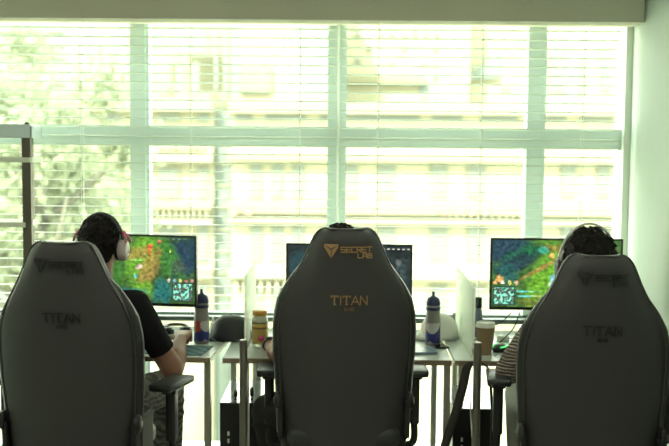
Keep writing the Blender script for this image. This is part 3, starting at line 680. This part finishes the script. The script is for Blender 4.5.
# caps on the desks
def cap_hat(p, rz, r, h, brim, m, label):
    t = empty('baseball_cap', p, label, 'cap', rz=rz)
    bm = nb(); n = 32; rings = []
    for k in range(10):
        a = PI/2*k/9*.98; rings.append([bm.verts.new((r*math.cos(a)**.75*math.cos(2*PI*i/n)*1.08, r*math.cos(a)**.75*math.sin(2*PI*i/n), .004+h*math.sin(a))) for i in range(n)])
    for a, b in zip(rings, rings[1:]):
        for i in range(n): bm.faces.new((a[i], a[(i+1) % n], b[(i+1) % n], b[i]))
    bm.faces.new(rings[-1]); bm.faces.new(rings[0][::-1]); link('crown', bm, m, t, True)
    bm = nb(); up_, lo_ = [], []
    for k in range(17):
        a = -PI*.42+PI*.84*k/16; c, s = math.cos(a), math.sin(a)
        for lst, z in ((up_, .009), (lo_, .004)):
            lst.append((bm.verts.new((r*1.0*c, r*.98*s, z+.010*c)), bm.verts.new((r*c+brim*c**.6, r*.98*s, z-.002+.012*c*(1-abs(s))))))
    for k in range(16):
        bm.faces.new((up_[k][0], up_[k][1], up_[k+1][1], up_[k+1][0])); bm.faces.new((lo_[k+1][0], lo_[k+1][1], lo_[k][1], lo_[k][0])); bm.faces.new((up_[k][1], lo_[k][1], lo_[k+1][1], up_[k+1][1]))
    link('brim', bm, m, t, True)
    bm = nb(); lathe(bm, [(.008, h), (.009, h+.004), (.003, h+.008)], 12); link('button', bm, m, t, True)
M_bcap = mat('black_cap_cloth', (.012, .014, .018), .55, bump=.2, bscale=20); M_wcap = mat('white_cap_cloth', (.70, .70, .66), .8, bump=.2, bscale=10)
cap_hat(on(231, 339), PI*.92, .098, .118, .085, M_bcap, 'black cap lying on the left desk beside the sports bottle')
cap_hat(on(439, 338), PI*1.12, .094, .122, .055, M_wcap, 'white cap lying on the middle desk behind the sports bottle')
# mats, phone, notebook
M_matb = wave_mat('teal_striped_mat', (.05, .14, .17), (.16, .27, .29), 9, dist=0.3, bump=0, axis='DIAGONAL')
def slab(name, c, w, d, h, rz, m, label, cat, bev=.001):
    t = bx(name, m, None, -w/2, w/2, -d/2, d/2, 0.0005, h, bev=bev); t.location = c; t.rotation_euler = (0, 0, rz); return tag(t, label, cat)
slab('mouse_pad', on(172, 350), .34, .22, .004, -math.radians(7), M_matb, 'teal striped mouse pad under the hand on the left desk', 'mouse pad')
slab('notebook', on(418, 352), .16, .13, .012, .1, mat('pale_blue_cover', (.20, .28, .36), .3), 'pale blue notebook on the middle desk left of the phone', 'notebook')
ph = empty('phone', on(439, 347), 'black phone lying in front of the white cap', 'phone', rz=.25)
bx('phone_body', M_plast, ph, -.036, .036, -.05, .05, .0005, .008, bev=.003); bx('phone_screen', mat('black_glass', (.006, .007, .008), .06), ph, -.033, .033, -.046, .046, .008, .0088)
# computer mouse under the left person's hand is hidden by it; black earphones case and headset behind
t = empty('headset', on(176, 332), 'black headset lying on the left desk behind the resting hand', 'headset', rz=.3)
bm = nb(); tube(bm, [(.055*math.cos(a), .055*math.sin(a), .030) for a in np.linspace(-.6, PI+.6, 22)], .008, 8); link('headband', bm, M_plast, t, True)
for s in (-1, 1):
    bm = nb(); lathe(bm, [(.026, 0), (.032, .005), (.032, .020), (.024, .03), (.010, .034)], 24, (s*.045, -.035, 0)); link('ear_cup', bm, M_plast, t, True)
# little white flask
t = empty('small_bottle', on(213, 331), 'small white pointed bottle behind the black cap on the left desk', 'bottle')
bm = nb(); lathe(bm, [(.012, 0), (.014, .004), (.014, .04), (.008, .048)], 18); link('bottle_body', bm, M_jamb, t, True); bm = nb(); lathe(bm, [(.007, .046), (.006, .06), (.003, .075)], 14); link('nozzle', bm, M_jamb, t, True)
# paper cup
p = on(485, 354); t = empty('paper_cup', p, 'brown paper coffee cup with a white lid on the right desk', 'cup')
bm = nb(); lathe(bm, [(.030, 0), (.031, .003), (.044, .128), (.0455, .131)], 32); link('cup_body', bm, mat('kraft_paper', (.34, .22, .13), .75, var=.06), t, True)
bm = nb(); lathe(bm, [(.047, .128), (.048, .133), (.044, .137), (.043, .149), (.038, .152), (.036, .148)], 32); link('lid', bm, mat('white_lid', (.75, .76, .70), .4), t, True)
# slim bottle behind
t = empty('slim_bottle', on(478, 337), 'slim bottle with black cap standing behind the paper cup', 'bottle')
bm = nb(); lathe(bm, [(.020, 0), (.022, .004), (.022, .12), (.016, .14), (.014, .15)], 24); link('bottle_body', bm, mat('grey_blue_print', (.16, .2, .26), .35, var=.6, vscale=45), t, True)
bm = nb(); lathe(bm, [(.016, .15), (.017, .153), (.017, .20), (.014, .204)], 24); link('cap', bm, M_plast, t, True)
# lit mouse
M_gl = mat('green_light', (.02, .2, .04), .4, emit=(.08, .9, .2), estr=.25)
t = empty('computer_mouse', on(500, 351), 'black computer mouse with green light strips beside the paper cup', 'mouse', rz=-.5)
bm = nb(); ell(bm, (0, 0, .012), (.034, .056, .026))
for v in bm.verts: v.co.z = max(v.co.z, .0)
link('mouse_shell', bm, M_plast, t, True)
for s in (-1, 1):
    bm = nb(); tube(bm, spline([(s*.018, -.045, .026), (s*.030, -.01, .026), (s*.020, .035, .030)]), .0035, 6); link('light_strip', bm, M_gl, t, True)
bm = nb(); tube(bm, spline([(0, .05, .012), (.02, .12, .006), (-.02, .22, .006), (.03, .32, .006)]), .003, 6); link('mouse_cable', bm, M_plast, t, True)
# charger and cables behind the right cup
t = empty('power_adapter', on(503, 341), 'white power adapter beneath the right monitor', 'adapter'); bx('adapter_body', M_jamb, t, -.03, .03, -.022, .022, .0, .028, bev=.006)
bm = nb(); tube(bm, spline([(.03, 0, .014), (.09, .03, .006), (.13, .1, .006)]), .0028, 6); link('adapter_cord', bm, M_jamb, t, True)
bm = nb(); a = at(520, 312, 5.02); tube(bm, spline([a, a+V((-.03, -.02, -.07)), a+V((-.06, .0, -.115)), V((a.x-.10, a.y+.03, ZD+.005))]), .003, 6)
tag(link('cable', bm, M_plast, None, True), 'black cable dropping from the right monitor, nearest its stand', 'cable')
bm = nb(); a = at(512, 312, 5.02); tube(bm, spline([a+V((.0, 0, 0)), a+V((-.05, -.0, -.05)), a+V((-.10, .02, -.08)), V((a.x-.17, a.y+.10, ZD+.005))]), .0025, 6)
tag(link('cable', bm, M_plast, None, True), 'black cable curving left towards the paper cup under the right monitor', 'cable')

# ------------------------------------------------------------------ under the desks
def pc(px0, px1, py, label, rz=0):
    Y = 4.80; a, b = at(px0, py, Y), at(px1, py, Y); z = a.z; w = b.x-a.x
    t = empty('computer_tower', ((a.x+b.x)/2, Y, 0), label, 'computer', rz=rz)
    bx('case', M_pc, t, -w/2, w/2, 0.004, .46, .015, z-.004, bev=.003)
    bx('top_panel', M_pctop, t, -w/2, w/2, .0, .46, z-.004, z)
    bx('front_panel', M_plast, t, -w/2, w/2, -.006, .004, .015, z-.002, bev=.002)
    for sx in (-1, 1):
        for sy in (.05, .41): bx('foot', M_plast, t, sx*(w/2-.03)-.012, sx*(w/2-.03)+.012, sy-.015, sy+.015, 0, .015)
    for k in range(2): bx('front_port', M_jamb, t, -w*.29-.006, -w*.29+.004, -.008, -.005, z-.155-k*.035, z-.135-k*.035)
    return t, z
t1, z1 = pc(220, 262, 402.5, 'black computer tower under the middle desk beside the left post')
t2, z2 = pc(453, 498, 408.5, 'black computer tower under the right desk behind the hanging strap')
for px, py, k in ((235.5, 402, 1.0), (252, 401, 1.35)):
    q = at(px, py, 4.86); t = empty('joystick', (q.x, 4.86, z1), '%s black knob-topped stick on the computer tower under the middle desk' % ('shorter left' if k == 1 else 'taller right'), 'stick', 'sticks on the computer tower')
    bm = nb(); lathe(bm, [(.008, 0), (.006, .004), (.0045, .012*k)], 12); link('stem', bm, M_plast, t, True)
    bm = nb(); lathe(bm, [(.004, .010*k), (.010, .016*k), (.011, .036*k), (.006, .044*k)], 16); link('knob', bm, M_plast, t, True)
# hanging bag with strap
M_web = mat('grey_webbing', (.045, .043, .036), .7)
bg = empty('shoulder_bag', (at(463, 446, 4.62).x, 4.64, .10), 'black shoulder bag hanging from the right desk by a wide strap', 'bag')
bo = V(bg.location)
def ribbon(bm, pts, w, th=.003, wd=(1, 0, 0)):
    P = spline(pts, 8); wd = V(wd); prev = None
    for p in P:
        ring = [bm.verts.new(p-wd*w/2-V((0, th, 0))), bm.verts.new(p+wd*w/2-V((0, th, 0))), bm.verts.new(p+wd*w/2+V((0, th, 0))), bm.verts.new(p-wd*w/2+V((0, th, 0)))]
        if prev:
            for k in range(4): bm.faces.new((prev[k], prev[(k+1) % 4], ring[(k+1) % 4], ring[k]))
        else: bm.faces.new(ring[::-1])
        prev = ring
    bm.faces.new(prev)
A = lambda px, py, Y=4.64: at(px, py, Y)-bo
bm = nb(); ribbon(bm, [A(473, 362), A(467, 368), A(463, 386), A(457, 408), A(449, 432), A(441, 462), A(440, 490)], .040); link('strap', bm, M_web, bg, True)
bm = nb(); ribbon(bm, [A(480, 362), A(489, 370), A(491, 392), A(492, 425), A(490, 480)], .012); link('strap', bm, M_web, bg, True)
bm = nb(); ell(bm, A(468, 490)+V((0, .0, 0)), (.12, .055, .19)); fb = fuse('bag_body', bm, M_trd, bg, .008, 3)
bm = nb(); tube(bm, spline([A(470, 400, 4.58), A(471, 420, 4.57), A(473, 446, 4.575), A(476, 470, 4.58)]), .003, 6); link('zip_cord', bm, M_cord, bg, True)

# ------------------------------------------------------------------ outside
M_stone = mat('cream_stone', (.205, .200, .130), .9, var=.04, vscale=.6); M_white = mat('white_render', (.25, .246, .165), .9, var=.02, vscale=.5)
M_band = mat('yellow_stone', (.165, .162, .098), .9); M_gl1 = mat('far_window_glass', (.098, .118, .094), .6); M_gl2 = mat('far_teal_glass', (.113, .142, .120), .6, var=.1, vscale=.5)
M_shut = mat('far_shutter', (.155, .166, .112), .8); M_rose = mat('far_rose_flowers', (.22, .14, .10), .9); M_leafm = glass('sunlit_leaves', (1, 1, 1), .0, 1.0, (.22, .25, .165))
M_trunk = mat('tree_bark', (.08, .08, .055), .9); M_str = mat('street_paving', (.25, .25, .165), .9, var=.1, vscale=.3)
def fr_rect(px0, px1, py0, py1, Y):
    a = at(px0, (py0+py1)/2, Y); b = at(px1, (py0+py1)/2, Y); c = at((px0+px1)/2, py0, Y); d = at((px0+px1)/2, py1, Y); return a.x, b.x, d.z, c.z
def fb_(name, m, par, px0, px1, py0, py1, Y, out=.2, dep=.2):
    x0, x1, z0, z1 = fr_rect(px0, px1, py0, py1, Y); o = par.location
    return bx(name, m, par, x0-o.x, x1-o.x, Y-out-o.y, Y+dep-o.y, z0-o.z, z1-o.z)
GZ = -15.0
tag(bx('street', M_str, None, -60, 60, 8, 160, GZ-.5, GZ), kind='structure')
def bld(px0, px1, py0, Y, dep, m, label, name='building'):
    x0, x1, z0, z1 = fr_rect(px0, px1, py0, 200, Y); t = empty(name, ((x0+x1)/2, Y, GZ), label, 'building')
    bx('wall', m, t, x0-t.location.x, x1-t.location.x, 0, dep, 0, z1-GZ); return t
def window(t, px0, px1, py0, py1, Y, m=None, bars=True):
    w = fb_('window', M_shut, t, px0, px1, py0, py1, Y, .10, .0)
    a = (px1-px0)*.12; o = fb_('window_pane', m or M_gl1, t, px0+a, px1-a, py0+a, py1-a, Y, .14, -.02)
    o.parent = w; o.matrix_parent_inverse = Matrix.Identity(4); o.matrix_world = t.matrix_world
    o.location = (0, 0, 0)
Y1 = 50
# ornate building left of the alley
A1 = bld(60, 213.5, 97, Y1, 8, M_stone, 'cream stone building with balconies beyond the window, left of the narrow alley')
for y0, y1_, m_ in ((97, 108, M_band), (108, 111, M_stone), (150, 158, M_white), (158, 162, M_band), (203, 208, M_band), (218, 223, M_stone), (270, 276, M_band), (318, 326, M_band)): fb_('cornice', m_, A1, 58, 213.8, y0, y1_, Y1, .7, 0)
for x0, x1 in ((66, 84), (104, 121), (158, 180), (198, 209)):
    for y0, y1_ in ((112, 123), (166, 198), (226, 262), (284, 312)): window(A1, x0, x1, y0, y1_, Y1)
for k, x in enumerate(range(160, 205, 7)): fb_('planter', (M_rose, M_band, M_leafm)[k % 3], A1, x, x+5, 148, 151, Y1, .9, 0)
for x in range(68, 212, 6): fb_('baluster', M_white, A1, x, x+2.6, 209, 217, Y1, .5, 0)
# building right of the alley with triple windows
A2 = bld(232, 640, 104, Y1, 7, M_white, 'long pale stone building with rows of tall windows, right of the narrow alley')
for y0, y1_, m_ in ((104, 113, M_band), (113, 114.5, M_stone), (150, 155, M_stone), (155, 162, M_band), (203, 214, M_band), (219, 223, M_stone), (270, 275, M_stone), (275, 279, M_band), (322, 330, M_band)): fb_('cornice', m_, A2, 230, 640, y0, y1_, Y1, .7, 0)
for x0, x1 in ((250, 263), (271, 284), (292, 305), (346, 358), (377, 396), (429, 448), (466, 486), (560, 576), (596, 610)):
    for y0, y1_ in ((164, 198), (226, 262), (284, 314)): window(A2, x0, x1, y0, y1_, Y1)
for x0, x1 in ((236, 252), (266, 306), (320, 342), (347, 420), (432, 462), (480, 518), (546, 566), (580, 612)): fb_('grey_bay', M_gl1, A2, x0, x1, 114.5, 121, Y1, .06, 0)  # grey strips standing in for shadow and windows under the cornice
for x, m_ in ((444, M_rose), (470, M_rose), (483, M_gl2), (236, M_rose), (250, M_rose)): fb_('flag', m_, A2, x-3, x+3, 209, 214, Y1, .9, -.72)
for x in range(236, 330, 8): fb_('baluster', M_white, A2, x, x+3, 280, 290, Y1, .5, 0)
for x in range(440, 520, 7): fb_('baluster', M_white, A2, x, x+3, 215, 219, Y1, .5, 0)
alley_fill = bld(214.6, 231.4, 112, 50.5, 6, M_gl2, 'narrow teal block added to fill the alley between the two stone buildings')  # block added in place of the shaded alley so it catches the sun
for k in range(8): fb_('floor_band', M_shut, alley_fill, 214.7, 231.3, 140+k*22, 143+k*22, 50.5, .12, 0)
# buildings behind and above
A3 = bld(70, 232, -60, 64, 12, M_white, 'tall pale building with teal windows rising behind the balconied one')
for x0, x1, y0, y1_ in ((66, 70, 20, 95), (171, 210, 22, 57), (232-9, 231, 20, 97), (152, 164, 30, 50), (112, 128, 28, 58), (88, 102, 26, 60), (176, 184, 66, 92), (192, 200, 62, 96), (214, 219, 30, 90), (118, 124, 68, 94), (140, 146, 62, 95)): window(A3, x0, x1, y0, y1_, 62, M_gl2)
for k in range(9): # relief figures
    x = 74+k*9; bm = nb(); q0, q1 = at(x, 92, 61.6), at(x+rnd.uniform(-6, 8), 52+rnd.uniform(-8, 10), 61.6); cap(bm, q0-A3.location, q1-A3.location, .28, .16)
    link('relief', bm, M_white, A3, True)
A4 = bld(232, 330, -60, 58, 10, M_white, 'blank white high building standing just right of the alley')
fb_('glass_strip', M_gl2, A4, 232, 240, 18, 98, 58, .05, 0); fb_('glass_strip', M_gl2, A4, 299, 329, 20, 98, 58, .05, 0)
fb_('ledge', M_band, A4, 240, 272, 66, 92, 58, .4, 0)
A5 = bld(336, 470, -60, 66, 12, M_white, 'white high building with a grid of small square windows')
for x, y in ((358, 34), (381, 34), (392, 34), (404, 34), (415, 34), (426, 35), (437, 35), (370, 49), (358, 62), (425, 65), (436, 65), (436, 50), (404, 49), (392, 64), (436, 78)): window(A5, x-3, x+3, y-3, y+2.5, 66, M_gl1)
fb_('ledge', M_band, A5, 340, 426, 77, 84, 66, .6, 0); fb_('grey_bay', M_gl2, A5, 420, 429, 82, 100, 66, .08, 0)  # ledge and a plain grey block on the facade
A6 = bld(470, 660, 20, 70, 12, M_white, 'pale building with a sloping teal roof on the upper right')
bm = nb(); pts = [at(467, 76, 69.5), at(500, 52, 69.5), at(500, 78, 69.5), at(467, 80, 69.5)]
lo = [bm.verts.new(p_-A6.location) for p_ in pts]; hi = [bm.verts.new(p_-A6.location+V((0, 1.5, 0))) for p_ in pts]; bm.faces.new(lo[::-1]); bm.faces.new(hi)
for i in range(4): bm.faces.new((lo[i], lo[(i+1) % 4], hi[(i+1) % 4], hi[i]))
link('roof', bm, M_gl2, A6)
for x0, x1, y0, y1_ in ((547, 568, 50, 95), (578, 586, 60, 96), (600, 612, 44, 92), (502, 512, 86, 94)): window(A6, x0, x1, y0, y1_, 70, M_gl1)
A7 = bld(-160, 70, 10, 90, 12, M_gl2, 'teal glazed office block far behind the trees')
for k in range(10): fb_('floor_band', M_white, A7, -160, 70, 16+k*13, 18+k*13, 90, .3, 0)
# trees
def tree(px, pyt, Y, rx, rz, n, label, seed):
    q = random.Random(seed); c = at(px, pyt, Y); t = empty('street_tree', (c.x, Y, GZ), label, 'tree', 'trees outside the window'); o = t.location
    h = c.z-GZ; bm = nb(); tube(bm, [(0, 0, 0), (.2, 0, h*.4), (-.1, .1, h*.75), (.1, 0, h+rz*.4)], [.35, .28, .2, .06], 10)
    for k in range(9):
        a = q.uniform(0, 2*PI); z = h-rz*q.uniform(-.1, .9); tube(bm, [(0, 0, z-1.0), (math.cos(a)*rx*.5, math.sin(a)*rx*.5, z), (math.cos(a)*rx*.8, math.sin(a)*rx*.8, z+1)], [.14, .08, .03], 6)
    link('trunk', bm, M_trunk, t, True)
    bm = nb(); cl = []
    for k in range(26):
        while True:
            d = V((q.uniform(-1, 1), q.uniform(-1, 1), q.uniform(-1, 1)))
            if .25 < d.length < 1: break
        cl.append((V((d.x*rx, d.y*rx, h+d.z*rz)), q.uniform(.5, 1.1)))
    for k in range(n):
        cc, r = cl[q.randrange(len(cl))]; p = cc+V((q.gauss(0, r*.55), q.gauss(0, r*.55), q.gauss(0, r*.5))); s = q.uniform(.09, .18)
        u = V((q.gauss(0, 1), q.gauss(0, 1), q.gauss(0, 1))).normalized(); w = u.orthogonal().normalized()
        bm.faces.new([bm.verts.new(p+u*s), bm.verts.new(p+w*s*.55), bm.verts.new(p-u*s), bm.verts.new(p-w*s*.55)])
    link('crown', bm, M_leafm, t)
tree(40, 190, 23, 2.6, 3.2, 6500, 'leafy green tree outside, nearest the rack, reaching mid window', 1)
tree(-20, 110, 31, 3.0, 4.2, 6500, 'tall leafy green tree outside at the left edge of the window', 2)
tree(85, 235, 39, 2.0, 2.6, 4000, 'lower leafy green tree outside behind the head with the pink headset', 3)

# ------------------------------------------------------------------ light
w = bpy.data.worlds.new('world'); bpy.context.scene.world = w; w.use_nodes = True; nt = w.node_tree
bg_ = nt.nodes['Background']; tc = nt.nodes.new('ShaderNodeTexCoord'); sx = nt.nodes.new('ShaderNodeSeparateXYZ'); nt.links.new(tc.outputs['Generated'], sx.inputs[0])
rp = nt.nodes.new('ShaderNodeValToRGB'); rp.color_ramp.elements[0].color = (.88, .88, .72, 1); rp.color_ramp.elements[1].color = (.76, .86, .82, 1); rp.color_ramp.elements[1].position = .8
nt.links.new(sx.outputs['Z'], rp.inputs[0]); nt.links.new(rp.outputs[0], bg_.inputs['Color']); bg_.inputs['Strength'].default_value = 2.3
sl = bpy.data.lights.new('sun', 'SUN'); sl.energy = 3.0; sl.angle = math.radians(3); sl.color = (1, .98, .84)
so = bpy.data.objects.new('sun', sl); C.objects.link(so); so.rotation_euler = (math.radians(50), 0, math.radians(-22))
sc = bpy.context.scene
sc.view_settings.view_transform = 'Standard'; sc.view_settings.look = 'None'; sc.view_settings.gamma = 1; sc.view_settings.exposure = 2.35
